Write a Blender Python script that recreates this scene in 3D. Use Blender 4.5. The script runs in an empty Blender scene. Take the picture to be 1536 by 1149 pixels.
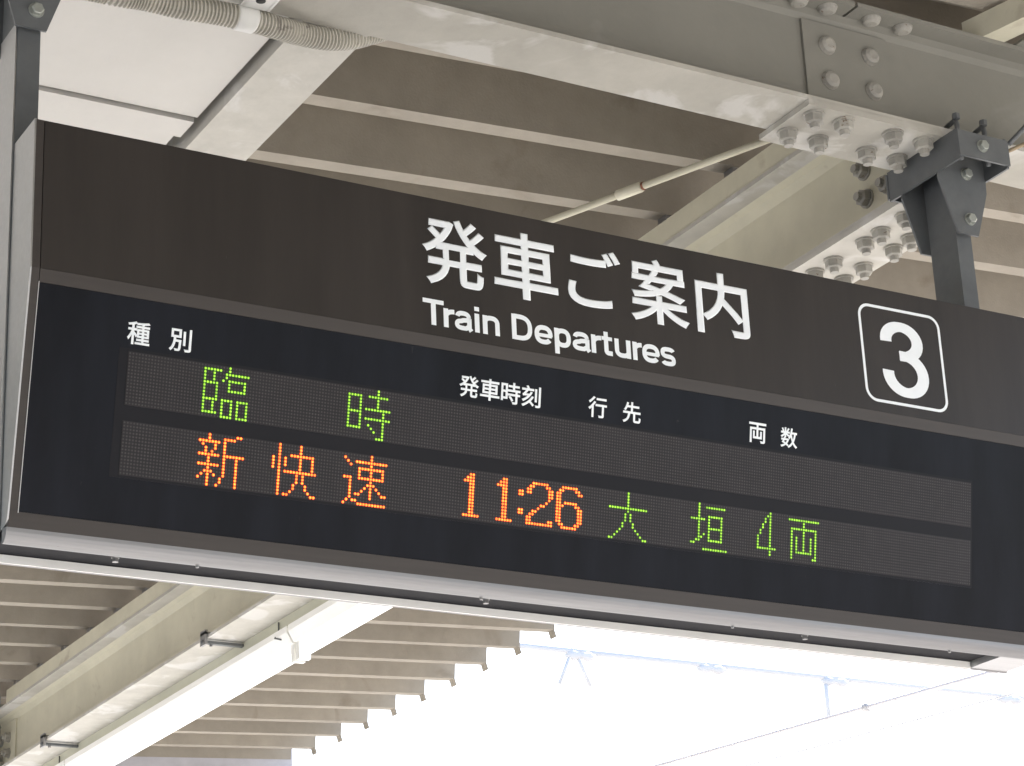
import bpy, bmesh, math, random
from mathutils import Vector, Matrix
random.seed(7)
scene = bpy.context.scene
COL = scene.collection
ZO = 3.62                      # height of the sign's top edge above the platform

# ------------------------------------------------------------------ camera
F_PX, YAW, PITCH, ROLL = 3565.4, 0.531174, 0.367352, -0.046317
CAM = Vector((-1.20786, -3.70548, -2.01768 + ZO))
fwd = Vector((math.sin(YAW)*math.cos(PITCH), math.cos(YAW)*math.cos(PITCH), math.sin(PITCH)))
rgt = Vector((math.cos(YAW), -math.sin(YAW), 0)); upv = rgt.cross(fwd)
c_, s_ = math.cos(ROLL), math.sin(ROLL)
R_ = c_*rgt + s_*upv; U_ = -s_*rgt + c_*upv
cam = bpy.data.cameras.new('camera'); cam.sensor_fit = 'HORIZONTAL'; cam.sensor_width = 36
cam.lens = F_PX/1536*36; cam.clip_end = 2000; cam.clip_start = .05
cam_o = bpy.data.objects.new('camera', cam); COL.objects.link(cam_o)
M = Matrix((R_, U_, -fwd)).transposed().to_4x4(); M.translation = CAM
cam_o.matrix_world = M; scene.camera = cam_o

# ------------------------------------------------------------------ sky, sun, exposure
SUN_EL, SUN_AZ = math.radians(40), math.radians(68)   # azimuth clockwise from +Y: sun ahead and to the right, over the tracks
world = bpy.data.worlds.new('World'); scene.world = world; world.use_nodes = True
wn = world.node_tree; wn.nodes.clear()
sky = wn.nodes.new('ShaderNodeTexSky'); sky.sky_type = 'NISHITA'; sky.sun_disc = False
sky.sun_elevation = SUN_EL; sky.sun_rotation = SUN_AZ; sky.air_density = 1.0; sky.dust_density = 3.0; sky.ozone_density = .6
bg = wn.nodes.new('ShaderNodeBackground'); bg.inputs[1].default_value = .13
wo = wn.nodes.new('ShaderNodeOutputWorld')
wn.links.new(sky.outputs[0], bg.inputs[0]); wn.links.new(bg.outputs[0], wo.inputs[0])
sun = bpy.data.lights.new('sun', 'SUN'); sun.energy = 3.6; sun.angle = math.radians(.6); sun.color = (1, .98, .955)
sun_o = bpy.data.objects.new('sun', sun); COL.objects.link(sun_o)
sd = Vector((math.sin(SUN_AZ)*math.cos(SUN_EL), math.cos(SUN_AZ)*math.cos(SUN_EL), math.sin(SUN_EL)))
sun_o.rotation_euler = sd.to_track_quat('Z', 'Y').to_euler(); sun_o.location = (20, 10, 30)
vs = scene.view_settings; vs.view_transform = 'Standard'; vs.look = 'None'; vs.gamma = 1; vs.use_curve_mapping = False
vs.exposure = 2.0
scene.cycles.max_bounces = 10; scene.cycles.diffuse_bounces = 6; scene.cycles.glossy_bounces = 4
scene.cycles.use_denoising = True

# ------------------------------------------------------------------ materials
def mat(name, col, rough=.6, metal=0., var=.12, vscale=6., bump=.0, bscale=60., col2=None, patch=None, spec=.5, coat=0., aniso_x=None, world=False, rnd=0.):
    m = bpy.data.materials.new(name); m.use_nodes = True
    nt = m.node_tree; b = nt.nodes['Principled BSDF']
    b.inputs['Roughness'].default_value = rough; b.inputs['Metallic'].default_value = metal
    b.inputs['Specular IOR Level'].default_value = spec; b.inputs['Coat Weight'].default_value = coat
    b.inputs['Coat Roughness'].default_value = .08
    tc = nt.nodes.new('ShaderNodeTexCoord'); mp = nt.nodes.new('ShaderNodeMapping')
    if aniso_x: mp.inputs['Scale'].default_value = aniso_x
    if world:
        ge = nt.nodes.new('ShaderNodeNewGeometry'); nt.links.new(ge.outputs['Position'], mp.inputs[0])
    else: nt.links.new(tc.outputs['Object'], mp.inputs[0])
    n1 = nt.nodes.new('ShaderNodeTexNoise'); n1.inputs['Scale'].default_value = vscale; n1.inputs['Detail'].default_value = 6; n1.inputs['Roughness'].default_value = .65
    nt.links.new(mp.outputs[0], n1.inputs['Vector'])
    r1 = nt.nodes.new('ShaderNodeValToRGB')
    lo = [c*(1-var) for c in col]; hi = [min(1, c*(1+var)) for c in col]
    r1.color_ramp.elements[0].position = .3; r1.color_ramp.elements[1].position = .7
    r1.color_ramp.elements[0].color = (*lo, 1); r1.color_ramp.elements[1].color = (*hi, 1)
    nt.links.new(n1.outputs['Fac'], r1.inputs[0]); out = r1.outputs[0]
    if col2:                                     # flaked / repainted patches with their own outline
        n2 = nt.nodes.new('ShaderNodeTexNoise'); n2.inputs['Scale'].default_value = patch[0]; n2.inputs['Detail'].default_value = 5; n2.inputs['Roughness'].default_value = .55; n2.inputs['Distortion'].default_value = .6
        nt.links.new(mp.outputs[0], n2.inputs['Vector'])
        r2 = nt.nodes.new('ShaderNodeValToRGB'); r2.color_ramp.elements[0].position = patch[1]; r2.color_ramp.elements[1].position = patch[1]+patch[2]
        nt.links.new(n2.outputs['Fac'], r2.inputs[0])
        mx = nt.nodes.new('ShaderNodeMixRGB'); mx.inputs[2].default_value = (*col2, 1)
        nt.links.new(r2.outputs[0], mx.inputs[0]); nt.links.new(out, mx.inputs[1]); out = mx.outputs[0]
    if rnd:                                      # sheets weathered a little differently from one another
        oi = nt.nodes.new('ShaderNodeObjectInfo'); mr = nt.nodes.new('ShaderNodeMapRange'); mr.inputs[3].default_value = 1-rnd; mr.inputs[4].default_value = 1+rnd
        nt.links.new(oi.outputs['Random'], mr.inputs[0]); hs = nt.nodes.new('ShaderNodeHueSaturation')
        nt.links.new(mr.outputs[0], hs.inputs['Value']); nt.links.new(out, hs.inputs['Color']); out = hs.outputs[0]
    nt.links.new(out, b.inputs['Base Color'])
    if bump:
        n3 = nt.nodes.new('ShaderNodeTexNoise'); n3.inputs['Scale'].default_value = bscale; n3.inputs['Detail'].default_value = 4
        nt.links.new(mp.outputs[0], n3.inputs['Vector'])
        bp = nt.nodes.new('ShaderNodeBump'); bp.inputs['Strength'].default_value = bump; bp.inputs['Distance'].default_value = .004
        nt.links.new(n3.outputs['Fac'], bp.inputs['Height']); nt.links.new(bp.outputs[0], b.inputs['Normal'])
    return m
def emit(name, col, strength, dots=True):
    m = bpy.data.materials.new(name); m.use_nodes = True; b = m.node_tree.nodes['Principled BSDF']
    b.inputs['Base Color'].default_value = (.02, .02, .02, 1); b.inputs['Emission Color'].default_value = (*col, 1); b.inputs['Emission Strength'].default_value = strength
    if dots:
        nt = m.node_tree; tc = nt.nodes.new('ShaderNodeTexCoord'); wnz = nt.nodes.new('ShaderNodeTexNoise'); wnz.inputs['Scale'].default_value = 110
        mr = nt.nodes.new('ShaderNodeMapRange'); mr.inputs[1].default_value = .3; mr.inputs[2].default_value = .7; mr.inputs[3].default_value = strength*.62; mr.inputs[4].default_value = strength*1.45
        nt.links.new(tc.outputs['Object'], wnz.inputs['Vector']); nt.links.new(wnz.outputs['Fac'], mr.inputs[0]); nt.links.new(mr.outputs[0], b.inputs['Emission Strength'])
    return m
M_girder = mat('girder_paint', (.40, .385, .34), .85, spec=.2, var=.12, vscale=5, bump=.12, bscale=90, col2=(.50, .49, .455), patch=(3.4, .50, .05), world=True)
M_girder_shaded = mat('girder_paint_shaded', (.235, .23, .20), .7, spec=.3, var=.07, vscale=3, bump=.1, bscale=90, col2=(.31, .305, .275), patch=(2.2, .60, .12))  # same girder paint, darkened: the shade on the web put into the colour
M_beam = mat('beam_paint', (.60, .575, .455), .6, spec=.3, var=.09, vscale=4, bump=.12, bscale=80, col2=(.47, .43, .33), patch=(7, .62, .12), world=True)
M_beamw = mat('beam_worn_paint', (.48, .465, .42), .8, spec=.25, var=.10, vscale=9, bump=.12, bscale=80, col2=(.57, .56, .53), patch=(5, .55, .06))
M_roof = mat('folded_roof_paint', (.325, .297, .25), .8, spec=.2, world=True, rnd=.07, var=.10, vscale=7, bump=.25, bscale=150, col2=(.235, .205, .165), patch=(4, .60, .14))
M_panel = mat('soffit_board', (.545, .53, .495), .7, var=.05, vscale=3, bump=.18, bscale=45)
M_dark = mat('hanger_paint', (.110, .118, .122), .45, var=.15, vscale=12, bump=.1)
M_nut = mat('painted_steel_nut', (.33, .32, .285), .55, var=.22, vscale=18, world=True, col2=(.15, .095, .06), patch=(55, .66, .04))
M_galv = mat('galvanised_steel', (.30, .30, .30), .45, metal=.6, var=.2, vscale=25)
M_zinc = mat('zinc_bolt', (.34, .36, .33), .4, metal=.4, var=.15, vscale=40)
M_face = mat('sign_face_brown', (.0315, .0270, .0240), .45, var=.22, vscale=9, spec=.3, aniso_x=(1, 1, .12), col2=(.06, .055, .05), patch=(150, .735, .02))
M_glass = mat('display_smoked_acrylic', (.0085, .0096, .0138), .28, var=.35, vscale=10, spec=.13, aniso_x=(1, 1, .10), col2=(.03, .03, .032), patch=(120, .735, .02))
M_window = mat('led_window_smoked', (.0125, .0125, .0155), .4, var=.1, vscale=3, spec=.15)
M_module = mat('led_module_board', (.023, .0215, .0235), .55, var=.15, vscale=9, spec=.25)
M_led = mat('unlit_led_lens', (.054, .049, .051), .45, var=.25, vscale=60, spec=.3)
M_steel = mat('brushed_stainless', (.50, .505, .51), .42, metal=1., var=.06, vscale=3, aniso_x=(1, 30, 30))
M_trim = mat('dull_aluminium_trim', (.27, .27, .275), .48, metal=.9, var=.10, vscale=3, aniso_x=(1, 30, 30), col2=(.12, .115, .11), patch=(60, .72, .03), world=True)
M_fascia = mat('pale_fascia_paint', (.46, .46, .50), .7)
M_bezel = mat('bronze_anodised_bezel', (.047, .040, .036), .5, metal=.2, var=.08, vscale=3, aniso_x=(1, 30, 30))
M_recess = mat('dark_recess', (.014, .014, .017), .7, spec=.2)
M_white = mat('white_lettering', (.84, .88, .90), .5, var=.03, vscale=20)
M_conduit = mat('conduit_plastic', (.47, .45, .39), .55, var=.16, vscale=12, col2=(.24, .22, .19), patch=(22, .64, .08))
M_clampw = mat('white_clamp', (.66, .66, .63), .4, var=.06)
M_fixt = mat('fixture_enamel', (.82, .82, .79), .35, var=.03)
M_rail = mat('rail_green_paint', (.50, .50, .40), .5, var=.06)
M_conc = mat('platform_concrete', (.47, .46, .445), .85, var=.15, vscale=2)
M_ball = mat('track_ballast', (.30, .28, .26), .95, var=.3, vscale=8, bump=.5, bscale=12)
M_pale = mat('glare_pale_galvanised', (.60, .61, .63), .6, var=.05)  # glare over the distant line gear put into a pale base colour
M_wire = mat('overhead_wire', (.80, .79, .82), .5, var=.1)
M_black = mat('hole_black', (.02, .02, .02), .6)
E_tube = emit('lit_fluorescent_tube', (1, .985, .95), .6, False)
E_or = emit('led_amber_core', (1., .25, .022), .75); E_or2 = emit('led_red_rim', (1., .06, .004), .55)
E_gr = emit('led_green_core', (.50, 1., .04), .28); E_gr2 = emit('led_green_rim', (.20, .75, .0), .10)

# ------------------------------------------------------------------ builders
def thing(name, label, cat, loc=(0, 0, 0), group=None):
    o = bpy.data.objects.new(name, None); COL.objects.link(o); o.empty_display_size = .1
    o.location = loc; o['label'] = label; o['category'] = cat
    if group: o['group'] = group
    return o
def wloc(o):
    v = Vector((0, 0, 0))
    while o is not None: v += o.location; o = o.parent
    return v
def finish(name, bm, m, parent=None, smooth=False, bevel=0., seg=1):
    if bevel: bmesh.ops.bevel(bm, geom=[e for e in bm.edges if len(e.link_faces) == 2 and e.calc_face_angle(0) > .5], offset=bevel, segments=seg, affect='EDGES', clamp_overlap=True)
    bmesh.ops.recalc_face_normals(bm, faces=bm.faces[:])
    if parent is not None:
        off = wloc(parent)
        for v in bm.verts: v.co -= off
    me = bpy.data.meshes.new(name); bm.to_mesh(me); bm.free()
    if smooth:
        for p in me.polygons: p.use_smooth = True
    me.materials.append(m); o = bpy.data.objects.new(name, me); COL.objects.link(o); o.parent = parent
    return o
def add_box(bm, x0, x1, y0, y1, z0, z1):
    v = [bm.verts.new((x, y, z+ZO)) for x in (x0, x1) for y in (y0, y1) for z in (z0, z1)]
    for f in ((0, 1, 3, 2), (4, 6, 7, 5), (0, 4, 5, 1), (2, 3, 7, 6), (0, 2, 6, 4), (1, 5, 7, 3)): bm.faces.new([v[i] for i in f])
def box(name, x0, x1, y0, y1, z0, z1, m, parent=None, bevel=.002):
    bm = bmesh.new(); add_box(bm, x0, x1, y0, y1, z0, z1); return finish(name, bm, m, parent, bevel=bevel)
def prism_x(name, prof, x0, x1, m, parent, bevel=0., smooth=False):   # prof: closed list of (y,z)
    bm = bmesh.new()
    a = [bm.verts.new((x0, y, z+ZO)) for y, z in prof]; b = [bm.verts.new((x1, y, z+ZO)) for y, z in prof]
    bm.faces.new(a); bm.faces.new(b[::-1]); n = len(prof)
    for i in range(n): bm.faces.new((a[i], b[i], b[(i+1) % n], a[(i+1) % n]))
    return finish(name, bm, m, parent, bevel=bevel, smooth=smooth)
def hexa(name, A, B, m, parent, bevel=.001):     # solid between two quads A and B of world points (z relative)
    bm = bmesh.new()
    a = [bm.verts.new((p[0], p[1], p[2]+ZO)) for p in A]; b = [bm.verts.new((p[0], p[1], p[2]+ZO)) for p in B]
    n = len(A); bm.faces.new(a); bm.faces.new(b[::-1])
    for i in range(n): bm.faces.new((a[i], b[i], b[(i+1) % n], a[(i+1) % n]))
    return finish(name, bm, m, parent, bevel=bevel)
def add_tube(bm, pts, rad, seg=12, caps=True):   # pts world (z relative); rad number or list
    P = [Vector((p[0], p[1], p[2]+ZO)) for p in pts]; n = len(P); rings = []
    t0 = (P[1]-P[0]).normalized(); ref = Vector((0, 0, 1)) if abs(t0.z) < .9 else Vector((1, 0, 0)); nrm = (ref - t0*ref.dot(t0)).normalized()
    for i in range(n):
        t = (P[min(i+1, n-1)]-P[max(i-1, 0)]).normalized(); nrm = (nrm - t*nrm.dot(t)).normalized(); bn = t.cross(nrm)
        r = rad[i] if isinstance(rad, (list, tuple)) else rad
        rings.append([bm.verts.new(P[i] + r*(math.cos(2*math.pi*k/seg)*nrm + math.sin(2*math.pi*k/seg)*bn)) for k in range(seg)])
    for i in range(n-1):
        for k in range(seg): bm.faces.new((rings[i][k], rings[i][(k+1) % seg], rings[i+1][(k+1) % seg], rings[i+1][k]))
    if caps: bm.faces.new(rings[0][::-1]); bm.faces.new(rings[-1])
def tube(name, pts, rad, m, parent=None, seg=12, smooth=True):
    bm = bmesh.new(); add_tube(bm, pts, rad, seg); return finish(name, bm, m, parent, smooth=smooth)
# shared bolt meshes: axis +Z is the direction the nut points to
def bolt_mesh(name, kind, m):
    bm = bmesh.new()
    def cyl(r0, r1, z0, z1, seg, rot=0):
        a = [bm.verts.new((r0*math.cos(2*math.pi*k/seg+rot), r0*math.sin(2*math.pi*k/seg+rot), z0)) for k in range(seg)]
        b = [bm.verts.new((r1*math.cos(2*math.pi*k/seg+rot), r1*math.sin(2*math.pi*k/seg+rot), z1)) for k in range(seg)]
        bm.faces.new(a[::-1]); bm.faces.new(b)
        for k in range(seg): bm.faces.new((a[k], a[(k+1) % seg], b[(k+1) % seg], b[k]))
    if kind == 'nut':
        cyl(.0215, .0215, -.002, .004, 16); cyl(.0185, .0185, .004, .019, 6); cyl(.0185, .0155, .019, .021, 6); cyl(.0105, .0095, .021, .031, 10); 
    elif kind == 'dome':
        cyl(.0195, .0195, -.002, .003, 16); cyl(.0185, .0165, .003, .009, 16); cyl(.0165, .010, .009, .0125, 16)
    elif kind == 'hex':
        cyl(.0155, .0155, -.002, .002, 14); cyl(.0125, .0125, .002, .011, 6); cyl(.0125, .0105, .011, .0125, 6)
    elif kind == 'small':
        cyl(.0075, .0075, -.002, .002, 10); cyl(.006, .006, .002, .009, 6)
    k = {'nut': 1.18, 'dome': 1.22}.get(kind, 1.)
    bmesh.ops.scale(bm, vec=(k, k, k), verts=bm.verts[:])
    bmesh.ops.recalc_face_normals(bm, faces=bm.faces[:])
    me = bpy.data.meshes.new(name); bm.to_mesh(me); bm.free(); me.materials.append(m); return me
B_nut = bolt_mesh('bolt_nut', 'nut', M_nut); B_dome = bolt_mesh('bolt_dome', 'dome', M_nut); B_hex = bolt_mesh('bolt_hex', 'hex', M_zinc); B_small = bolt_mesh('bolt_small', 'small', M_galv)
def bolt(me, x, y, z, axis, parent, name='bolt'):
    o = bpy.data.objects.new(name, me); COL.objects.link(o); o.parent = parent
    o.location = Vector((x, y, z+ZO)) - wloc(parent)
    q = Vector(axis).to_track_quat('Z', 'Y')
    o.rotation_euler = (q @ Matrix.Rotation(random.uniform(0, 6.28), 3, 'Z').to_quaternion()).to_euler()
    return o

# ------------------------------------------------------------------ the setting
def struct(name, x0, x1, y0, y1, z0, z1, m):
    bm = bmesh.new(); add_box(bm, x0, x1, y0, y1, z0-ZO, z1-ZO); o = finish(name, bm, m); o['kind'] = 'structure'; return o
struct('ground', -600, 600, -600, 600, -1.6, -1.1, M_ball)
struct('platform', -4.4, 4.2, -70, 70, -1.095, 0, M_conc)

# ------------------------------------------------------------------ transverse girder above the sign
YG0, YG1, ZG = .065, .228, .475
YW = (YG0+YG1)/2
def girder(y0, x0, x1, label, detail):
    d = y0
    g = thing('transverse_girder', label, 'girder', (x0, YW+d, ZG+ZO), 'painted steel girders across the platform roof')
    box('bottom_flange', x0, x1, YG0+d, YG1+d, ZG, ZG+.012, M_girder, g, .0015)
    box('web', x0, x1, YW-.005+d, YW+.005+d, ZG+.012, .755, M_girder_shaded, g, 0)
    return g
gd = girder(0, -1.2, 3.6, 'big riveted steel girder passing just above the sign', True)
bm = bmesh.new()                                             # top flange in two lengths, open joint between
box('top_flange', -1.2, 1.981, YG0, YG1, .755, .767, M_girder_shaded, gd, .0015)
box('top_flange', 1.989, 3.6, YG0, YG1, .755, .767, M_girder_shaded, gd, .0015)
prism_x('fillet', [(YW-.005, .755), (YW-.030, .755), (YW-.014, .748), (YW-.005, .735)], -1.2, 3.6, M_girder_shaded, gd)
prism_x('fillet', [(YW-.005, ZG+.012), (YW-.025, ZG+.012), (YW-.012, ZG+.018), (YW-.005, ZG+.03)], -1.2, 3.6, M_girder_shaded, gd)
bm.free()
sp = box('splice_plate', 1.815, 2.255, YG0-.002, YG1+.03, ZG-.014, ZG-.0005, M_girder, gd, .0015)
wp = box('web_plate', 1.873, 2.118, YW-.013, YW-.0055, .518, .733, M_girder_shaded, gd, .0015)
for bx in (1.94, 2.066):
    for bz in (.583, .675): bolt(B_dome, bx, YW-.0125, bz, (0, -1, 0), gd)
for bx in (1.853, 1.940, 2.080, 2.168):
    bolt(B_nut, bx+random.uniform(-.003, .003), .098, ZG-.0145, (0, 0, -1), gd); bolt(B_nut, bx+random.uniform(-.003, .003), .196, ZG-.0145, (0, 0, -1), gd)
for bx in (1.76, 1.843, 1.925, 2.052, 2.146): bolt(B_dome, bx, .098, .7555, (0, 0, -1), gd)
D2 = 7.2
gd2 = girder(D2, -1.2, 2.33, 'far riveted steel girder ending over the long beam beyond the lamps', False)
box('top_flange', -1.2, 2.33, YG0+D2, YG1+D2, .755, .767, M_girder_shaded, gd2, .0015)
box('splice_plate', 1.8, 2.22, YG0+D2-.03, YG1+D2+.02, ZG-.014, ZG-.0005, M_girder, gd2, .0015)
for bx in (1.853, 1.940, 2.080): bolt(B_nut, bx, D2+.098, ZG-.0145, (0, 0, -1), gd2); bolt(B_nut, bx, D2+.196, ZG-.0145, (0, 0, -1), gd2)
# columns that carry the girders (left of the view)
for cy in (YW, YW+D2):
    c = thing('canopy_column', 'painted steel column under the girder beside the platform centre line' if cy < 1 else 'far painted steel column under the second girder', 'column', (-1.2, cy, 0), 'columns carrying the roof')
    box('shaft', -1.28, -1.12, cy-.08, cy+.08, -ZO, .476, M_beam, c, .004); box('base_plate', -1.4, -1.0, cy-.2, cy+.2, -ZO, -ZO+.02, M_beam, c, .002)

# ------------------------------------------------------------------ long beam B with the splice under the girder
BX0, BX1, BXW = 2.2383, 2.4253, 2.3318
ZT, ZB = .7097, .4053
bb = thing('longitudinal_beam', 'cream steel I beam with bolted splice running away under the roof', 'beam', (BXW, 0, ZB+ZO), 'steel beams running along the platform')
Y0, Y1 = .158, 8.73
box('top_flange', BX0, BX1, .232, Y1, ZT-.014, ZT-.001, M_beamw, bb, .0015)
box('web', BXW-.0045, BXW+.0045, Y0, Y1, ZB+.013, ZT-.014, M_beam, bb, 0)
box('bottom_flange', BX0, BX1, .232, Y1, ZB, ZB+.013, M_beamw, bb, .0015)
box('spacer_bar', BX0+.002, BX0+.055, .30, 7.02, ZT+.001, .7736, M_beam, bb, .002)
bm = bmesh.new()
pts = [(BXW-.0045, ZT-.014), (BXW-.036, ZT-.014), (BXW-.016, ZT-.023), (BXW-.0045, ZT-.046)]
va = [bm.verts.new((p[0], .232, p[1]+ZO)) for p in pts]; vb = [bm.verts.new((p[0], Y1, p[1]+ZO)) for p in pts]
bm.faces.new(va); bm.faces.new(vb[::-1])
for i in range(4): bm.faces.new((va[i], vb[i], vb[(i+1) % 4], va[(i+1) % 4]))
finish('fillet', bm, M_beam, bb)
for ya, yb, yp0, yp1, yn, yw in ((.26, .535, .25, .75, (.33, .428, .494, .615, .703), (.411, .499)), (7.11, 7.58, 7.06, 7.62, (7.12, 7.22, 7.42, 7.54), (7.20, 7.31, 7.42, 7.5))):
    box('web_plate', BXW-.0115, BXW-.005, ya, yb, .452, .665, M_beam, bb, .0015)
    box('bottom_plate', BX0-.004, BX1+.004, yp0, yp1, ZB-.013, ZB-.0005, M_beamw, bb, .0015)
    for i, y in enumerate(yn):
        for bx in (BX0+.052, BX1-.042): bolt(B_nut, bx+random.uniform(-.004, .004), y+random.uniform(-.004, .004), ZB-.0135, (0, 0, -1), bb)
    for y in yw:
        for bz in (.515, .592): bolt(B_nut, BXW-.012, y, bz, (-1, 0, 0), bb)

# ------------------------------------------------------------------ folded-plate roof
RM, RZ0, RXV = .051, .760, -1.2          # slope, rib underside height at x=.72, valley x
def zr(x): return RZ0 + RM*(abs(x-RXV)+RXV-.72)
PITCHY, RY0 = .3356, 1.0206
XE = 4.501
roof = thing('canopy_roof', 'brown folded plate platform roof with deep parallel ribs', 'roof', (RXV, 0, zr(RXV)+ZO))
def rib_mesh(name, xa, xb):
    bm = bmesh.new(); th = .0025
    low = [(0, 0), (.053, 0), (.080, .178), (.312, .178), (PITCHY, 0)]
    def ring(x):
        z = zr(x)
        return [bm.verts.new((x-RXV, y, z+h-zr(RXV))) for y, h in low] + [bm.verts.new((x-RXV, y, z+h+th-zr(RXV))) for y, h in low[::-1]]
    a, b = ring(xa), ring(xb); n = len(a)
    for i in range(n): bm.faces.new((a[i], b[i], b[(i+1) % n], a[(i+1) % n]))
    for r, s in ((a, 1), (b, -1)):
        for i in range(4):
            f = (r[i], r[i+1], r[n-2-i], r[n-1-i]); bm.faces.new(f if s > 0 else f[::-1])
    # drip tab folded down at the eave end of the lower flange
    s = 1 if xb > xa else -1; z = zr(xb)-zr(RXV); x = xb-RXV
    q = [(x-.002*s, 0), (x-.002*s, .05), (x+.016*s, .05), (x+.016*s, 0)]
    v1 = [bm.verts.new((q[i][0]-.004*s, q[i][1], z-.0005)) for i in range(2)] + [bm.verts.new((q[i][0]-.016*s, q[i][1], z-.0005)) for i in (2, 3)]
    v2 = [bm.verts.new((p.co.x+.010*s, p.co.y, z-.034)) for p in v1]
    bm.faces.new(v1); bm.faces.new(v2[::-1])
    for i in range(4): bm.faces.new((v1[i], v2[i], v2[(i+1) % 4], v1[(i+1) % 4]))
    bmesh.ops.recalc_face_normals(bm, faces=bm.faces[:])
    me = bpy.data.meshes.new(name); bm.to_mesh(me); bm.free(); me.materials.append(M_roof); return me
ribR = rib_mesh('roof_rib', RXV, XE); ribL = rib_mesh('roof_rib_other_side', RXV, RXV-5.36)
K0, K1 = -30, 23  # ribs also run on unseen behind the viewer to block light
for k in range(K0, K1):
    for me in (ribR, ribL):
        o = bpy.data.objects.new('roof_rib', me); COL.objects.link(o); o.parent = roof; o.location = (0, RY0+PITCHY*k, 0) if me is ribL else (0, RY0+PITCHY*k, random.uniform(-.0015, .0015))
bm = bmesh.new()                                        # unseen longer roof, added behind the viewer to cut light from there
for me in (ribR, ribL):
    for k in range(K0-80, K0):
        n0 = len(bm.verts); bm.from_mesh(me); bm.verts.ensure_lookup_table()
        for v in bm.verts[n0:]: v.co.y += RY0+PITCHY*k
rme = bpy.data.meshes.new('unseen_roof_run'); bm.to_mesh(rme); bm.free(); rme.materials.append(M_roof)
rr = bpy.data.objects.new('unseen_roof_run', rme); COL.objects.link(rr); rr.parent = roof; rr['kind'] = 'stuff'
YEND = RY0+PITCHY*K1
hexa('end_fascia', [(RXV, YEND+.003, zr(RXV)-.30), (XE+.01, YEND+.003, zr(XE)-.30), (XE+.01, YEND+.003, zr(XE)+.24), (RXV, YEND+.003, zr(RXV)+.24)],
     [(RXV, YEND+.02, zr(RXV)-.30), (XE+.01, YEND+.02, zr(XE)-.30), (XE+.01, YEND+.02, zr(XE)+.24), (RXV, YEND+.02, zr(RXV)+.24)], M_fascia, roof)
bm = bmesh.new(); add_box(bm, BXW-.03, BXW+.005, RY0+.006, RY0+.048, ZT-.0012, zr(BXW-.03)-.0005)
cl0 = finish('support_clip', bm, M_galv, bb, bevel=.002)
for k in range(-1, 23):
    if k == 0: continue
    o = bpy.data.objects.new('support_clip', cl0.data); COL.objects.link(o); o.parent = bb; o.location = (0, PITCHY*k, 0)

# ------------------------------------------------------------------ beam A, soffit panels, brace
ba = thing('longitudinal_beam', 'wide cream box beam beside the white ceiling boards', 'beam', (.72, .23, ZG+ZO), 'steel beams running along the platform')
box('casing', .645, .795, .229, 8.7, .478, zr(.72)-.008, M_beamw, ba, .003)
def soffit(y0, y1, x1, z, label):
    o = box('ceiling_board', -1.1, x1, y0, y1, z, z+.03, M_panel, None, .004); o['label'] = label; o['category'] = 'ceiling board'; o['group'] = 'white boards under the roof'
    return o
soffit(.232, .765, .627, .500, 'large white ceiling board between the girder and the narrow strip')
soffit(.776, .858, .624, .493, 'narrow white ceiling strip with a dark gap along its edge')
soffit(.862, 2.4, .612, .499, 'white ceiling board partly hidden behind the top of the sign')
tr = thing('tie_rod', 'thin cream diagonal tie rod with a coupling sleeve above the sign', 'rod', (1.875, .274, .49+ZO))
e0, e1 = Vector((1.885, .250, .489)), Vector((.797, 2.92, .489)); dv = (e1-e0).normalized()
tube('rod', [e0, e1], .0085, M_beam, tr, 12)
pc = e0 + dv*.455
tube('coupling', [pc-dv*.045, pc-dv*.043, pc+dv*.028, pc+dv*.03], [.009, .0135, .0135, .009], M_beam, tr, 12)
tube('lock_ring', [pc+dv*-.052, pc+dv*-.047], .0105, mat('rust_ring', (.22, .09, .05), .8), tr, 12)
# diagonal brace over the girder, right
br = thing('roof_brace', 'cream angle brace lying over the girder at its bolted joint', 'brace', (2.4, .1, .77+ZO))
hexa('angle_leg', [(2.36, .12, .7675), (2.42, .12, .7675), (2.42, .12, .7735), (2.36, .12, .7735)], [(2.52, -.55, .7675), (2.58, -.55, .7675), (2.58, -.55, .7735), (2.52, -.55, .7735)], M_beam, br)
hexa('angle_leg', [(2.354, .12, .7675), (2.36, .12, .7675), (2.36, .12, .83), (2.354, .12, .83)], [(2.514, -.55, .7675), (2.52, -.55, .7675), (2.52, -.55, .83), (2.514, -.55, .83)], M_beam, br)
box('gusset', 2.47, 2.75, -.06, .20, .768, .775, M_girder_shaded, br, .0015)
bolt(B_dome, 2.535, .0, .7675, (0, 0, -1), br)

# ------------------------------------------------------------------ flexible conduit below the girder
cd = thing('flexible_conduit', 'cream ribbed flexible conduit strapped below the girder', 'conduit', (.5, .2, .42+ZO))
ctrl = [(-.30, .205, .43), (0., .208, .42), (.206, .21, .424), (.29, .21, .429), (.361, .21, .429), (.447, .21, .435), (.522, .212, .437), (.58, .225, .442), (.642, .245, .452), (.708, .255, .462), (.766, .26, .48), (.808, .262, .501), (.85, .265, .525), (.89, .27, .554), (.935, .275, .597), (.963, .28, .64)]
def catmull(P, step):
    P = [Vector(p) for p in P]; out = []
    for i in range(len(P)-1):
        p0, p1, p2, p3 = P[max(i-1, 0)], P[i], P[i+1], P[min(i+2, len(P)-1)]; n = max(2, int((p2-p1).length/step))
        for j in range(n):
            t = j/n; out.append(.5*((2*p1)+(-p0+p2)*t+(2*p0-5*p1+4*p2-p3)*t*t+(-p0+3*p1-3*p2+p3)*t**3))
    out.append(P[-1]); return out
pp = catmull(ctrl, .0020); prof = [.0255, .0255, .0200, .0200]
tube('hose', pp, [prof[i % 4] for i in range(len(pp))], M_conduit, cd, 18, False)
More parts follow.
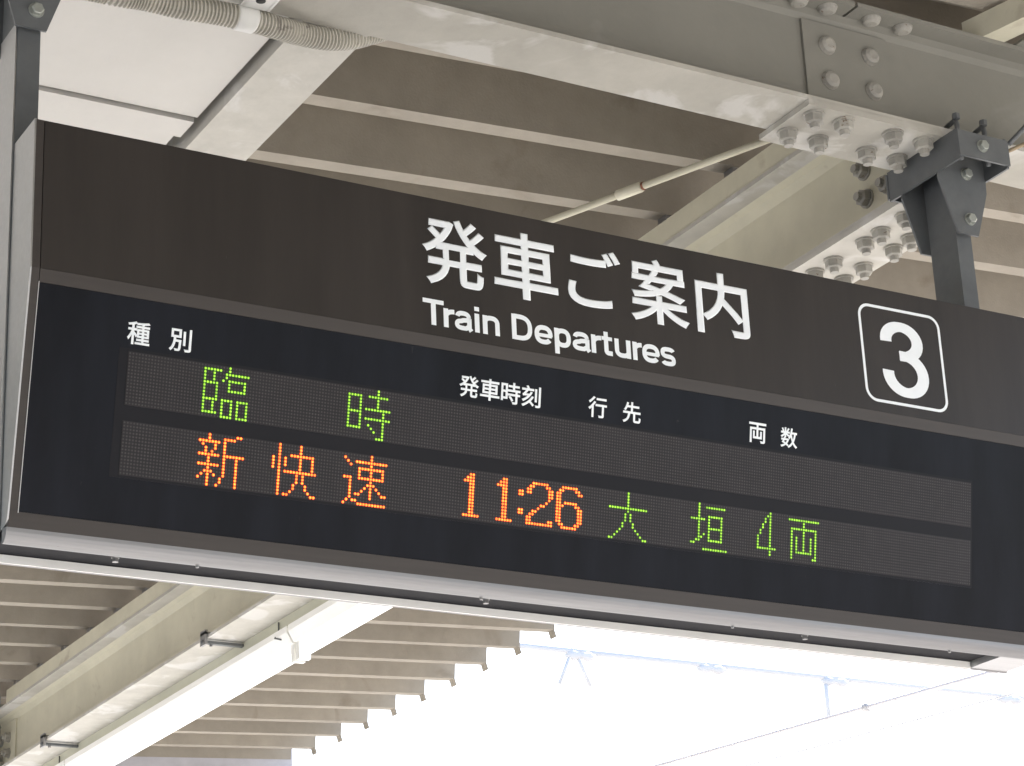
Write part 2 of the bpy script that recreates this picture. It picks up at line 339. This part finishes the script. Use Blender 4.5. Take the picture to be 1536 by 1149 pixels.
tube('strap', [(.480, .211, .4358), (.484, .211, .436), (.520, .212, .437), (.524, .2125, .437)], [.0255, .0275, .0275, .0255], M_clampw, cd, 20)
bm = bmesh.new(); add_box(bm, .486, .540, .118, .186, .4490, .4545); add_box(bm, .480, .4875, .118, .186, .4490, .4745); add_box(bm, .5385, .546, .118, .186, .4490, .4745)
finish('strap_foot', bm, M_clampw, cd, bevel=.0015)
tube('fixing_hole', [(.512, .152, .4478), (.512, .152, .4492)], .010, M_black, cd, 14)  # black disc painted for the shade inside the hole

# ------------------------------------------------------------------ lamp rail and fluorescent fixtures under beam B
RX0, RX1 = 2.3934, 2.444
rl = thing('lamp_rail', 'pale green steel rail clamped under the long beam', 'rail', (2.42, 3, .356+ZO))
box('channel', RX0, RX1, 1.9, 8.6, .356, ZB-.0005, M_rail, rl, .002)
for cy in (2.7, 4.58, 6.44, 8.2):
    c = box('beam_clamp', BX0-.013, BX0-.002, cy-.024, cy+.024, .378, .436, M_galv, rl, .001)
    box('hook', BX0-.013, BX0+.022, cy-.024, cy+.024, ZB+.0133, ZB+.0225, M_galv, c, .001)
    box('cross_bar', BX0-.017, RX0-.0005, cy-.011, cy+.011, .386, .397, M_dark, c, .001)
    bolt(B_small, BX0-.004, cy, ZB+.023, (0, 0, 1), c, 'clamp_screw'); bolt(B_small, BX0+.022, cy, .3855, (0, 0, -1), c, 'clamp_screw')
for i, y0 in enumerate((1.695, 4.135, 6.575)):
    y1 = min(y0+2.425, 8.55); xc = 2.431
    f = thing('light_fixture', ('white fluorescent lamp under the rail, half hidden behind the board', 'long white fluorescent lamp under the rail between the two clamps', 'far white fluorescent lamp under the rail near the second girder')[i], 'lamp', (xc, (y0+y1)/2, .30+ZO), 'row of fluorescent lamps under the beam')
    prism = [(xc-.055, .3555), (xc-.055, .332), (xc-.033, .292), (xc+.033, .292), (xc+.055, .332), (xc+.055, .3555)]
    bm = bmesh.new(); a = [bm.verts.new((x, y0, z+ZO)) for x, z in prism]; b_ = [bm.verts.new((x, y1, z+ZO)) for x, z in prism]
    bm.faces.new(a); bm.faces.new(b_[::-1])
    for j in range(6): bm.faces.new((a[j], b_[j], b_[(j+1) % 6], a[(j+1) % 6]))
    finish('housing', bm, M_fixt, f, bevel=.003)
    for ys in (y0+.004, y1-.028): box('lamp_holder', xc-.024, xc+.024, ys, ys+.024, .224, .293, M_fixt, f, .006)
    tube('tube', [(xc, y0+.026, .251), (xc, y0+.029, .251), (xc, y1-.029, .251), (xc, y1-.026, .251)], [.0165, .0178, .0178, .0165], E_tube, f, 18)
    tube('feed_wire', [(RX0-.004, y0+.10, .396), (RX0-.004, y0+.10, .352), (xc-.058, y0+.10, .332), (xc-.050, y0+.06, .318)], .003, M_dark, f, 6)

# ------------------------------------------------------------------ the sign
YC = .161; SX1 = 2.336; HK = .29118; TILT = .182611
Tv = (math.sin(TILT), -math.cos(TILT)); Nv = (-math.cos(TILT), -math.sin(TILT))     # down the lower face / outward, in (y,z)
def low(t, e=0.): return (Tv[0]*t + Nv[0]*e, -HK + Tv[1]*t + Nv[1]*e)
sg = thing('departure_board', 'dark double sided train departure board with a tilted LED display', 'sign', (SX1/2, YC, -.772+ZO))
def mir(pr): return [(2*YC-y, z) for y, z in pr]
CAPW = .018
body = [(.012, -.003), (.012, -HK), low(.462, -.012), (.100, -.754)]
bodyp = body + mir(body)[::-1]
prism_x('housing', bodyp, .010, SX1-.010, M_recess, sg)
box('top_cover', CAPW, SX1-CAPW, .0005, 2*YC-.0005, -.004, -.0005, M_face, sg, 0)
for side in (0, 1):
    f = (lambda p: p) if side == 0 else mir
    prism_x('upper_panel', f([(0., -.0042), (0., -HK), (.0118, -HK), (.0118, -.0042)]), CAPW+.0012, SX1-CAPW-.0012, M_face, sg, .0008)
    prism_x('upper_bezel', f([(0, -HK-.0004), low(.0252), low(.0252, -.011), (.0118, -HK-.0004)]), CAPW+.0008, SX1-CAPW-.0008, M_bezel, sg, .0006)
    prism_x('display_panel', f([low(.0256, -.0012), low(.4338, -.0012), low(.4338, -.0108), low(.0256, -.0108)]), CAPW+.0012, SX1-CAPW-.0012, M_glass, sg)
    prism_x('lower_bezel', f([low(.4342), low(.4618), low(.4618, -.0112), low(.4342, -.0112)]), .0032, SX1-.0032, M_bezel, sg, .0006)
    c0 = low(.462); nose = [c0, (.0848, -.7525), (.0868, -.7590), (.0903, -.7645), (.0950, -.7682), (.1005, -.7702), (.1055, -.7702), (.1080, -.7682), (.1085, -.7650), (.1085, -.7420), low(.462, -.014)]
    prism_x('lower_trim', f(nose), .0006, SX1-.0006, M_trim, sg)
box('lit_lip', .0008, 2.226, 2*YC-.1125, 2*YC-.1088, -.7705, -.7555, M_fixt, sg, .0008)  # added white strip: sunlit lip of the back trim put into the colour
box('trim_block', 2.228, SX1-.003, .1087, 2*YC-.1087, -.768, -.740, M_steel, sg, .002)
for side in (0, 1):
    for (xa, xb) in ((.0, CAPW), (SX1-CAPW, SX1)):
        pr = [(-.0004, 0.), (-.0006, -HK), low(.43, .0006), low(.448, -.0005), low(.458, -.007), low(.4616, -.016), (.1135, -.7415), (.1135, 0)]
        xi = (xa, xa+.003, xb) if xa == 0 else (xb-.003, xb, xa)
        prism_x('end_cap', pr if side == 0 else mir(pr), xi[0], xi[1], M_steel, sg, .0012)
        pr2 = [(.0002, -.0006), (.0002, -HK), low(.4345, -.0002), low(.4345, -.02), (.1, -.735), (.1, -.0006)]
        prism_x('face_rim', pr2 if side == 0 else mir(pr2), min(xi[1], xi[2])+.0002, max(xi[1], xi[2])-.0002 if xa == 0 else xb-.0032, M_bezel, sg, .0006)
# thin bright edge strip beside the display glass
hexa('edge_strip', [(CAPW-.0003, *low(.024, .0009)), (CAPW+.0011, *low(.024, .0009)), (CAPW+.0011, *low(.436, .0009)), (CAPW-.0003, *low(.436, .0009))],
     [(CAPW-.0003, *low(.024, -.004)), (CAPW+.0011, *low(.024, -.004)), (CAPW+.0011, *low(.436, -.004)), (CAPW-.0003, *low(.436, -.004))], M_steel, sg, 0)

for xx in (.225, .98, 1.74): bolt(B_small, xx, YC-.004, -.7545, (0, 0, -1), sg, 'screw')
for xx in (.36, .94, 1.52, 2.08): bolt(B_small, xx, .104, -.7695, (0, 0, -1), sg, 'screw').scale = (.55, .55, .5)
# lettering -----------------------------------------------------------
def text_mesh(body, size, offset):
    cu = bpy.data.curves.new('glyphs', 'FONT'); cu.body = body; cu.size = size; cu.bevel_depth = offset; cu.bevel_resolution = 0; cu.resolution_u = 6
    ob = bpy.data.objects.new('glyphs', cu); COL.objects.link(ob); bpy.context.view_layer.update()
    me = bpy.data.meshes.new_from_object(ob.evaluated_get(bpy.context.evaluated_depsgraph_get()))
    bpy.data.objects.remove(ob); bpy.data.curves.remove(cu); return me
def place_text(name, body, x0, x1, v0, v1, lower=False, off=.0, m=None, fit=True):
    """fit the glyphs' outline to x0..x1 and v0..v1 (v: z on the upper face, t on the lower one), v0 = top"""
    me = text_mesh(body, 1., off)
    xs = [v.co.x for v in me.vertices]; ys = [v.co.y for v in me.vertices]
    a, b_, c, d = min(xs), max(xs), min(ys), max(ys)
    o_ = wloc(sg)
    for v in me.vertices:
        X = x0+(v.co.x-a)/(b_-a)*(x1-x0); s = (v.co.y-c)/(d-c)
        e = .00025*v.co.z/max(off, 1e-6)
        if lower: y, z = low(v1+(v0-v1)*s, -.0006+e)
        else: y, z = -.0005-e, v1+(v0-v1)*s
        v.co = Vector((X, y, z+ZO)) - o_
    me.materials.clear(); me.materials.append(m or M_white)
    ob = bpy.data.objects.new(name, me); COL.objects.link(ob); ob.parent = sg; return ob
big = [('発', .781, .9250, -.0375, -.1835), ('車', .9395, 1.0855, -.0375, -.1820), ('ご', 1.1085, 1.2365, -.0400, -.1720), ('案', 1.2560, 1.3985, -.0375, -.1825), ('内', 1.4170, 1.5495, -.0400, -.1820)]
for ch, x0, x1, z0, z1 in big: place_text('heading_character', ch, x0, x1, z0, z1, off=.0175)
def stroke(cl, w):
    L = []; R = []
    for i, (x, z) in enumerate(cl):
        x0, z0 = cl[max(i-1, 0)]; x1, z1 = cl[min(i+1, len(cl)-1)]; d = Vector((x1-x0, z1-z0)).normalized(); n = Vector((-d.y, d.x)); ww = (w[i] if isinstance(w, list) else w)/2
        L.append((x+n.x*ww, z+n.y*ww)); R.append((x-n.x*ww, z-n.y*ww))
    return [(L[i], L[i+1], R[i+1], R[i]) for i in range(len(cl)-1)]
def ell(cx, cz, rx, rz, a0, a1, n=14): return [(cx+rx*math.cos(math.radians(a0+(a1-a0)*i/n)), cz+rz*math.sin(math.radians(a0+(a1-a0)*i/n))) for i in range(n+1)]
def sell(cx, cz, rx, rz, a0, a1, n=14, e=.80):
    f = lambda v: math.copysign(abs(v)**e, v)
    return [(cx+rx*f(math.cos(math.radians(a0+(a1-a0)*i/n))), cz+rz*f(math.sin(math.radians(a0+(a1-a0)*i/n)))) for i in range(n+1)]
def letter(ch, x0, x1, base, cap, w):
    """upright grotesque letter: list of (centre line, width); x0..x1 outer width, cap = cap height"""
    h = w/2; l, r = x0+h, x1-h; m = (l+r)/2; xh = .735*cap; hw = w*.86; q = hw/2
    Y = lambda v: base+v
    if ch == 'T': S = [([(x0, Y(cap-q)), (x1, Y(cap-q))], hw), ([(m, Y(0)), (m, Y(cap-hw))], w)]
    elif ch == 'D': S = [([(l, Y(0)), (l, Y(cap))], w), ([(x0+w*.5, Y(cap-q)), (x0+.38*(x1-x0), Y(cap-q))] + sell(x0+.38*(x1-x0), Y(cap/2), r-x0-.38*(x1-x0), cap/2-q, 88, -88, 22) + [(x0+.38*(x1-x0), Y(q)), (x0+w*.5, Y(q))], w*.93)]
    elif ch == 'r': S = [([(l, Y(0)), (l, Y(xh))], w), ([(l, Y(xh*.50))] + sell(x1+.05*w, Y(xh*.52), x1+.05*w-l, xh*.48-h, 170, 92, 8), w*.92)]
    elif ch == 'i': S = [([(m, Y(0)), (m, Y(xh))], w), ([(m, Y(cap-w*.85)), (m, Y(cap))], w)]
    elif ch == 'n': S = [([(l, Y(0)), (l, Y(xh))], w), ([(l, Y(xh*.55))] + sell(m, Y(xh*.60), m-l, xh*.40-q, 165, 0, 14) + [(r, Y(0))], w*.95)]
    elif ch == 'u': S = [([(r, Y(0)), (r, Y(xh))], w), ([(l, Y(xh)), (l, Y(xh*.40))] + sell(m, Y(xh*.40), m-l, xh*.40-q, 180, 345, 14) + [(r, Y(xh*.45))], w*.95)]
    elif ch == 'p': S = [([(l, Y(-.28*cap)), (l, Y(xh))], w), (sell(m, Y(xh*.5), m-l, xh*.5-q, 170, -170, 28), w*.95)]
    elif ch == 'e': S = [([(l, Y(xh*.47)), (r+h*.6, Y(xh*.47))], hw*.85), ([(r, Y(xh*.44))] + sell(m, Y(xh*.5), m-l, xh*.5-q, 2, 325, 28), w*.95)]
    elif ch == 'a':
        S = [([(r-.05*w, Y(xh*.66)), (r-.05*w, Y(xh*.14)), (r+.35*w, Y(0))], w*.95), (sell(m-.03*w, Y(xh*.66), m-l-.1*w, xh*.34-q, 172, -8, 14) + [(r-.05*w, Y(xh*.6))], w*.92),
             ([(r-.05*w, Y(xh*.56)), (m, Y(xh*.52))] + sell(m-.15*w, Y(xh*.285), m-l-.1*w, xh*.285-q*.9, 100, 280, 14) + [(m+.5*w, Y(xh*.10)), (r-.1*w, Y(xh*.22))], w*.9)]
    elif ch == 't':
        c = x0+.42*(x1-x0)
        S = [([(c, Y(cap*.93)), (c, Y(xh*.25))] + sell(c+.55*w, Y(xh*.25), .55*w, xh*.25-q, 190, 265, 6) + [(x1, Y(q*.95))], w*.95), ([(x0, Y(xh-q*.9)), (x1, Y(xh-q*.9))], hw*.9)]
    elif ch == 's':
        S = [([*sell(m, Y(xh*.735), r-m, xh*.265-q*.9, 15, 180, 14), *sell(m-.02*w, Y(xh*.70), m-l, xh*.20, 190, 250, 5), *sell(m+.02*w, Y(xh*.30), r-m, xh*.20, 70, 10, 5), *sell(m, Y(xh*.265), r-m, xh*.265-q*.9, 0, -165, 14)], w*.92)]
    return S
def letters(spec, base, cap, w):
    for ch, a, b_ in spec:
        f = lambda x: .7784 + .00048923*(x-40) + 2.279e-8*(x-40)**2
        bm = bmesh.new()
        for k, (cl, ww) in enumerate(letter(ch, f(a), f(b_), base, cap, w)):
            for qd in stroke(cl, ww): bm.faces.new([bm.verts.new(Vector((x, -.0006-.00012*k, z+ZO))) for x, z in qd])
        bmesh.ops.remove_doubles(bm, verts=bm.verts[:], dist=1e-6); finish('heading_letter', bm, M_white, sg)
letters([('T', 40, 133), ('r', 131, 181), ('a', 180, 256), ('i', 266, 292), ('n', 304, 379), ('D', 433, 524), ('e', 533, 614), ('p', 622, 695), ('a', 702, 779), ('r', 786, 833), ('t', 833, 880),
         ('u', 890, 962), ('r', 971, 1014), ('e', 1013, 1092), ('s', 1096, 1163)], -.2703, .0538, .0105)
for grp in ([('種', .2096), ('別', .2895)], [('発', .8830), ('車', .9290), ('時', .9750), ('刻', 1.0210)], [('行', 1.1729), ('先', 1.2527)], [('両', 1.5588), ('数', 1.6383)]):
    for ch, xc in grp: place_text('column_heading', ch, xc-.0215, xc+.0215, .0672, .1100, lower=True, off=.017)
# platform number 3 inside a rounded frame
def flat_poly(name, loops_quads, m):
    o_ = wloc(sg); bm = bmesh.new()
    for q in loops_quads: bm.faces.new([bm.verts.new(Vector((x, -.0006, z+ZO))) for x, z in q])
    bmesh.ops.remove_doubles(bm, verts=bm.verts[:], dist=1e-6); return finish(name, bm, m, sg)
def rrect(x0, x1, z0, z1, r, n=8):
    pts = []
    for cx, cz, a0 in ((x1-r, z1-r, 0), (x0+r, z1-r, 90), (x0+r, z0+r, 180), (x1-r, z0+r, 270)):
        for i in range(n+1): a = math.radians(a0+90*i/n); pts.append((cx+r*math.cos(a), cz+r*math.sin(a)))
    return pts
oa = rrect(1.8405, 2.0645, -.2695, -.0425, .030); ob_ = rrect(1.8470, 2.0580, -.2630, -.0490, .0235)
flat_poly('number_frame', [(oa[i], oa[(i+1) % len(oa)], ob_[(i+1) % len(oa)], ob_[i]) for i in range(len(oa))], M_white)
up = ell(1.9525, -.1190, .0430, .0345, 187, -78, 26) + [(1.943, -.1535)]
dn = [(1.943, -.1520)] + ell(1.9550, -.1950, .0475, .0425, 92, -186, 30)
def modul(cl):
    out = []
    for i in range(len(cl)):
        x0, z0 = cl[max(i-1, 0)]; x1, z1 = cl[min(i+1, len(cl)-1)]; d = Vector((x1-x0, z1-z0)).normalized(); out.append(.0222+.0085*abs(d.y))
    return out
wu, wd = modul(up), modul(dn)
qs = stroke(up, wu)
dq = stroke(dn, wd)
o1 = flat_poly('platform_number', qs, M_white)
bm = bmesh.new()
for q in dq: bm.faces.new([bm.verts.new(Vector((x, -.0008, z+ZO))) for x, z in q])
bmesh.ops.remove_doubles(bm, verts=bm.verts[:], dist=1e-6); finish('platform_number', bm, M_white, sg)

# LED display ---------------------------------------------------------
PX, X0L = .00603, .1966
ROWT = (.1268, .2528); PT = .00606; NC = 320
def led(c, row, r, e): y, z = low(ROWT[row]+PT*r, e); return Vector((X0L+PX*c, y, z+ZO))
def lowbox(name, x0, x1, t0, t1, e0, e1, m, parent=sg):
    return hexa(name, [(x0, *low(t0, e1)), (x1, *low(t0, e1)), (x1, *low(t1, e1)), (x0, *low(t1, e1))], [(x0, *low(t0, e0)), (x1, *low(t0, e0)), (x1, *low(t1, e0)), (x0, *low(t1, e0))], m, parent, 0)
win = lowbox('display_window', .1765, 2.1275, .1180, .3520, -.0030, -.0008, M_window)
for row in (0, 1):
    for k in range(20):
        x0 = X0L+PX*(16*k-.5)
        lowbox('led_module', x0+.00008, x0+16*PX-.00008, ROWT[row]-PT*.55, ROWT[row]+PT*15.55, -.0025, -.0002, M_module, win)
G = {}
def rows(*r): return {i: v for i, v in enumerate(r)}
def ex(s):
    out = []
    for p in s.split(','):
        if '-' in p: a, b_ = p.split('-'); out += range(int(a), int(b_)+1)
        elif p: out.append(int(p))
    return out
GL = {
 'rin': '8|0-5,8|0,3,7-14|0,3,7|0,3,6,8-13|0-4,8,13|0,4,8,13|0,4,8-13|0,4|0,4|0-4,6-9,11-14|0,3,6,9,11,14|0,3,6,9,11,14|0,3,6,9,11,14|0-4,6,9,11,14|6-9,11-14',
 'ji': '10|10|0-4,7-13|0,4,10|0,4,10|0,4,10|0,4,6-14|0-4,12|0,4,12|0,4,6-14|0,4,12|0,4,7,12|0-4,8,12|9,12|12|10-12',
 'shin': '3,12,13|3,8-11|0-6,8|1,5,8|2,5,8|2,4,8|0-6,8-14|3,8,12|3,8,12|0-6,8,12|3,8,12|2-4,8,12|1,3,5,8,12|0,3,7,12|3,7,12|3,6,12',
 'kai': '2,9|2,9|2,9|2,6-13|0,2,4,9,13|0,2,4,9,13|0,2,4,9,13|0,2,9,13|2,4-14|2,8,10|2,8,10|2,8,10|2,7,11|2,7,11|2,6,12|2,4,5,13,14',
 'soku': '9|0,9|1,4-14|2,9|5-13|5,9,13|5,9,13|0-2,5-13|2,9|2,8-10|2,7,9,11|2,6,9,12|2,4,5,9,13,14|2,9|1,3,4|0,5-14',
 '1': '|3,4|2-4|1-4|' + '3,4|'*10 + '1-6',
 ':': '||||0,1|0,1|||||0,1|0,1',
 '2': '|2-7|1,2,7,8|0,1,8,9|0,1,8,9|8,9|8|7|5,6|4|2,3|1,2|0,1|0,1,8,9|0-9',
 '6': '|2-7|1,2,7,8|0,1,8,9|0,1|0,1|0,1,3-7|0-2,7,8|0,1,8,9|0,1,8,9|0,1,8,9|0,1,8,9|0,1,8,9|1,2,7,8|2-7',
 'dai': '7|7|7|7|7|0-14|7|6,8|6,8|6,8|5,9|5,9|4,10|3,11|2,12|0,1,13,14',
 'gaki': '3|3,6-13|3|3|3,7-12|0-5,7,12|3,7,12|3,7,12|3,7-12|3,7,12|3,5,7,12|3,4,7,12|2,3,7-12|0,1||5-14',
 '4': '5|4,5|3,5|3,5|2,5|2,5|1,5|1,5|0,5|0,5|0,5|0,5|0-7|5|5',
 'ryo': '|0-12|6|6|1-11|1,6,11|1,6,11|1,3,6,9,11|1,3,6,9,11|1,3,6,9,11|1,3,6,9,11|1,3,6,9,11|1,3-9,11|1,11|1,10,11'}
LIT = [('rin', 0, 24, 'g'), ('ji', 0, 72, 'g'), ('shin', 1, 24, 'o'), ('kai', 1, 48, 'o'), ('soku', 1, 72, 'o'), ('1', 1, 113, 'o'), ('1', 1, 125, 'o'), (':', 1, 134, 'o'), ('2', 1, 137, 'o'), ('6', 1, 148, 'o'), ('dai', 1, 168, 'g'), ('gaki', 1, 200, 'g'), ('4', 1, 227, 'g'), ('ryo', 1, 240, 'g')]
XU = Vector((1, 0, 0)); VU = Vector((0, Tv[0], Tv[1]))
def disc(bm, p, r, n, lift=0.):
    nv = Vector((0, Nv[0], Nv[1]))
    ring = [bm.verts.new(p + r*(math.cos(2*math.pi*i/n)*XU + math.sin(2*math.pi*i/n)*VU)) for i in range(n)]
    if lift:
        c = bm.verts.new(p+nv*lift)
        for i in range(n): bm.faces.new((ring[i], ring[(i+1) % n], c))
    else: bm.faces.new(ring)
used = set()
for g, row, c0, colr in LIT:
    bm = bmesh.new(); bm2 = bmesh.new()
    for r, s in enumerate(GL[g].split('|')):
        for c in ex(s):
            used.add((row, c0+c, r))
            disc(bm, led(c0+c, row, r, .0011), .0020, 10, .0006); disc(bm2, led(c0+c, row, r, .0006), .00298, 10)
    o = finish('lit_character', bm, E_or if colr == 'o' else E_gr, win); finish('led_glow_rim', bm2, E_or2 if colr == 'o' else E_gr2, win)
bm = bmesh.new()
for row in (0, 1):
    for c in range(NC):
        for r in range(16):
            if (row, c, r) not in used: disc(bm, led(c, row, r, .0003), .0019, 6)
ul = finish('unlit_leds', bm, M_led, win); ul['kind'] = 'stuff'

# ------------------------------------------------------------------ hangers
def hanger(dx, label):
    h = thing('sign_hanger', label, 'hanger', (2.2715+dx, YC, 0+ZO), 'steel hangers holding the sign')
    xa, xb = 2.2495+dx, 2.2935+dx
    bm = bmesh.new()                                        # channel post, open to the right
    add_box(bm, xa, xb, .114, .208, -.735, .452)
    finish('post', bm, M_dark, h, bevel=.004)
    L, Rr = 2.2+dx, 2.342+dx
    for y in (.094, .228):                                   # front and back gusset plates
        s = .006
        pts = [(L+.012, .445), (Rr, .445), (Rr-.004, .352), (xb+.004, .236), (xa-.012, .236), (L-.004, .372)]
        hexa('gusset_plate', [(x, y-s/2, z) for x, z in pts], [(x, y+s/2, z) for x, z in pts], M_dark, h)
    for x in (L-.002, Rr-.004):
        box('clamp_rail', x, x+.006, .012, .272, .384, .4605, M_dark, h, .001)
    for y in (.008, .272): box('clamp_plate', L-.004, Rr+.004, y, y+.006, .390, .455, M_dark, h, .001)
    bolt(B_hex, 2.265+dx, .0078, .424, (0, -1, 0), h)
    bolt(B_hex, 2.281+dx, .0908, .392, (0, -1, 0), h); bolt(B_hex, 2.276+dx, .0908, .275, (0, -1, 0), h)
    for x in (L+.03, Rr-.03):                                # hook bolts gripping the girder flange
        tube('hook_bolt', [(x, .045, .40), (x, .045, .497), (x, .052, .504), (x, .085, .500)], .006, M_dark, h, 8)
        tube('hook_nut', [(x, .045, .505), (x, .045, .518)], .0095, M_dark, h, 6, False)
    return h
hanger(0, 'grey steel hanger with tapered bracket near the framed number')
hl = hanger(-2.2505, 'dark steel hanger at the blank end of the board beside the white ceiling boards')

box('pale_side_strip', -.0040, -.0014, .116, .206, -.745, .255, M_steel, hl, .0006)  # pale steel strip over the left post's outer face
# ------------------------------------------------------------------ rainwater pipe, cable loop at right
cb = thing('cable_loop', 'dark loose cable loop tied beside the hanger bracket', 'cable', (2.42, .05, .46+ZO))
tube('cable', catmull([(2.36, .02, .455), (2.40, .0, .50), (2.44, .0, .535), (2.49, .01, .54), (2.55, .03, .52), (2.62, .05, .50), (2.8, .06, .486)], .02), .006, M_dark, cb, 8)
tube('cable', catmull([(2.36, .03, .44), (2.42, .0, .47), (2.46, -.01, .50), (2.52, .0, .51), (2.60, .03, .49), (2.8, .05, .478)], .02), .005, mat('tan_cable', (.28, .22, .14), .6), cb, 8)

# ------------------------------------------------------------------ overhead line beyond the eave
wr = thing('overhead_wire', 'overhead line wire with a small clip over the track beside the platform', 'wire', (5.2, 4, .3+ZO))
d0 = Vector((5.33, 3.43, .30)); d1 = Vector((4.97, 5.56, .30)); dd = (d1-d0)
tube('contact_wire', [d0-dd*12, d0+dd*16], .0105, M_wire, wr, 8)
q_ = d0 + dd*.40
tube('clip', [q_-dd*.006, q_+dd*.006], .02, M_pale, wr, 8)
w2 = tube('messenger_wire', [d0-dd*12+Vector((.28, 0, -.03)), d0+dd*16+Vector((.28, 0, -.03))], .004, M_pale, None, 6); w2['label'] = 'thin pale wire running parallel below the thicker overhead wire'; w2['category'] = 'wire'
def rayp(dx, dy, dz, s): return Vector((CAM.x+dx*s, CAM.y+dy*s, CAM.z-ZO+dz*s))
YP = 20.0
pb = thing('line_portal', 'faint pale cross beam carrying the overhead line far behind the board', 'line gantry', (12, YP, 0))
zpb = rayp(.604, .781, .238, (YP-CAM.y)/.781).z
tube('beam', [(6, YP, zpb), (30, YP, zpb)], .035, M_pale, pb, 10)
for xx in (6.4, 30): tube('mast', [(xx, YP, -ZO-1.1), (xx, YP, zpb+.6)], .11, M_pale, pb, 12)
for xx in (13.3, 15.2, 17.1, 20.0, 22.4):
    tube('insulator', [(xx, YP, zpb-.04), (xx+.10, YP, zpb-.05), (xx+.2, YP, zpb-.04), (xx+.3, YP, zpb-.05), (xx+.4, YP, zpb-.04)], [.04, .065, .04, .065, .04], M_pale, pb, 10)
tube('dropper', [(17.15, YP, zpb), (17.15, YP, zpb-.55)], .03, M_pale, pb, 8)
for s in (-1, 1): tube('strut', [(13.4, YP, zpb+.05), (13.4+.22*s, YP, zpb-.42)], .025, M_pale, pb, 8)
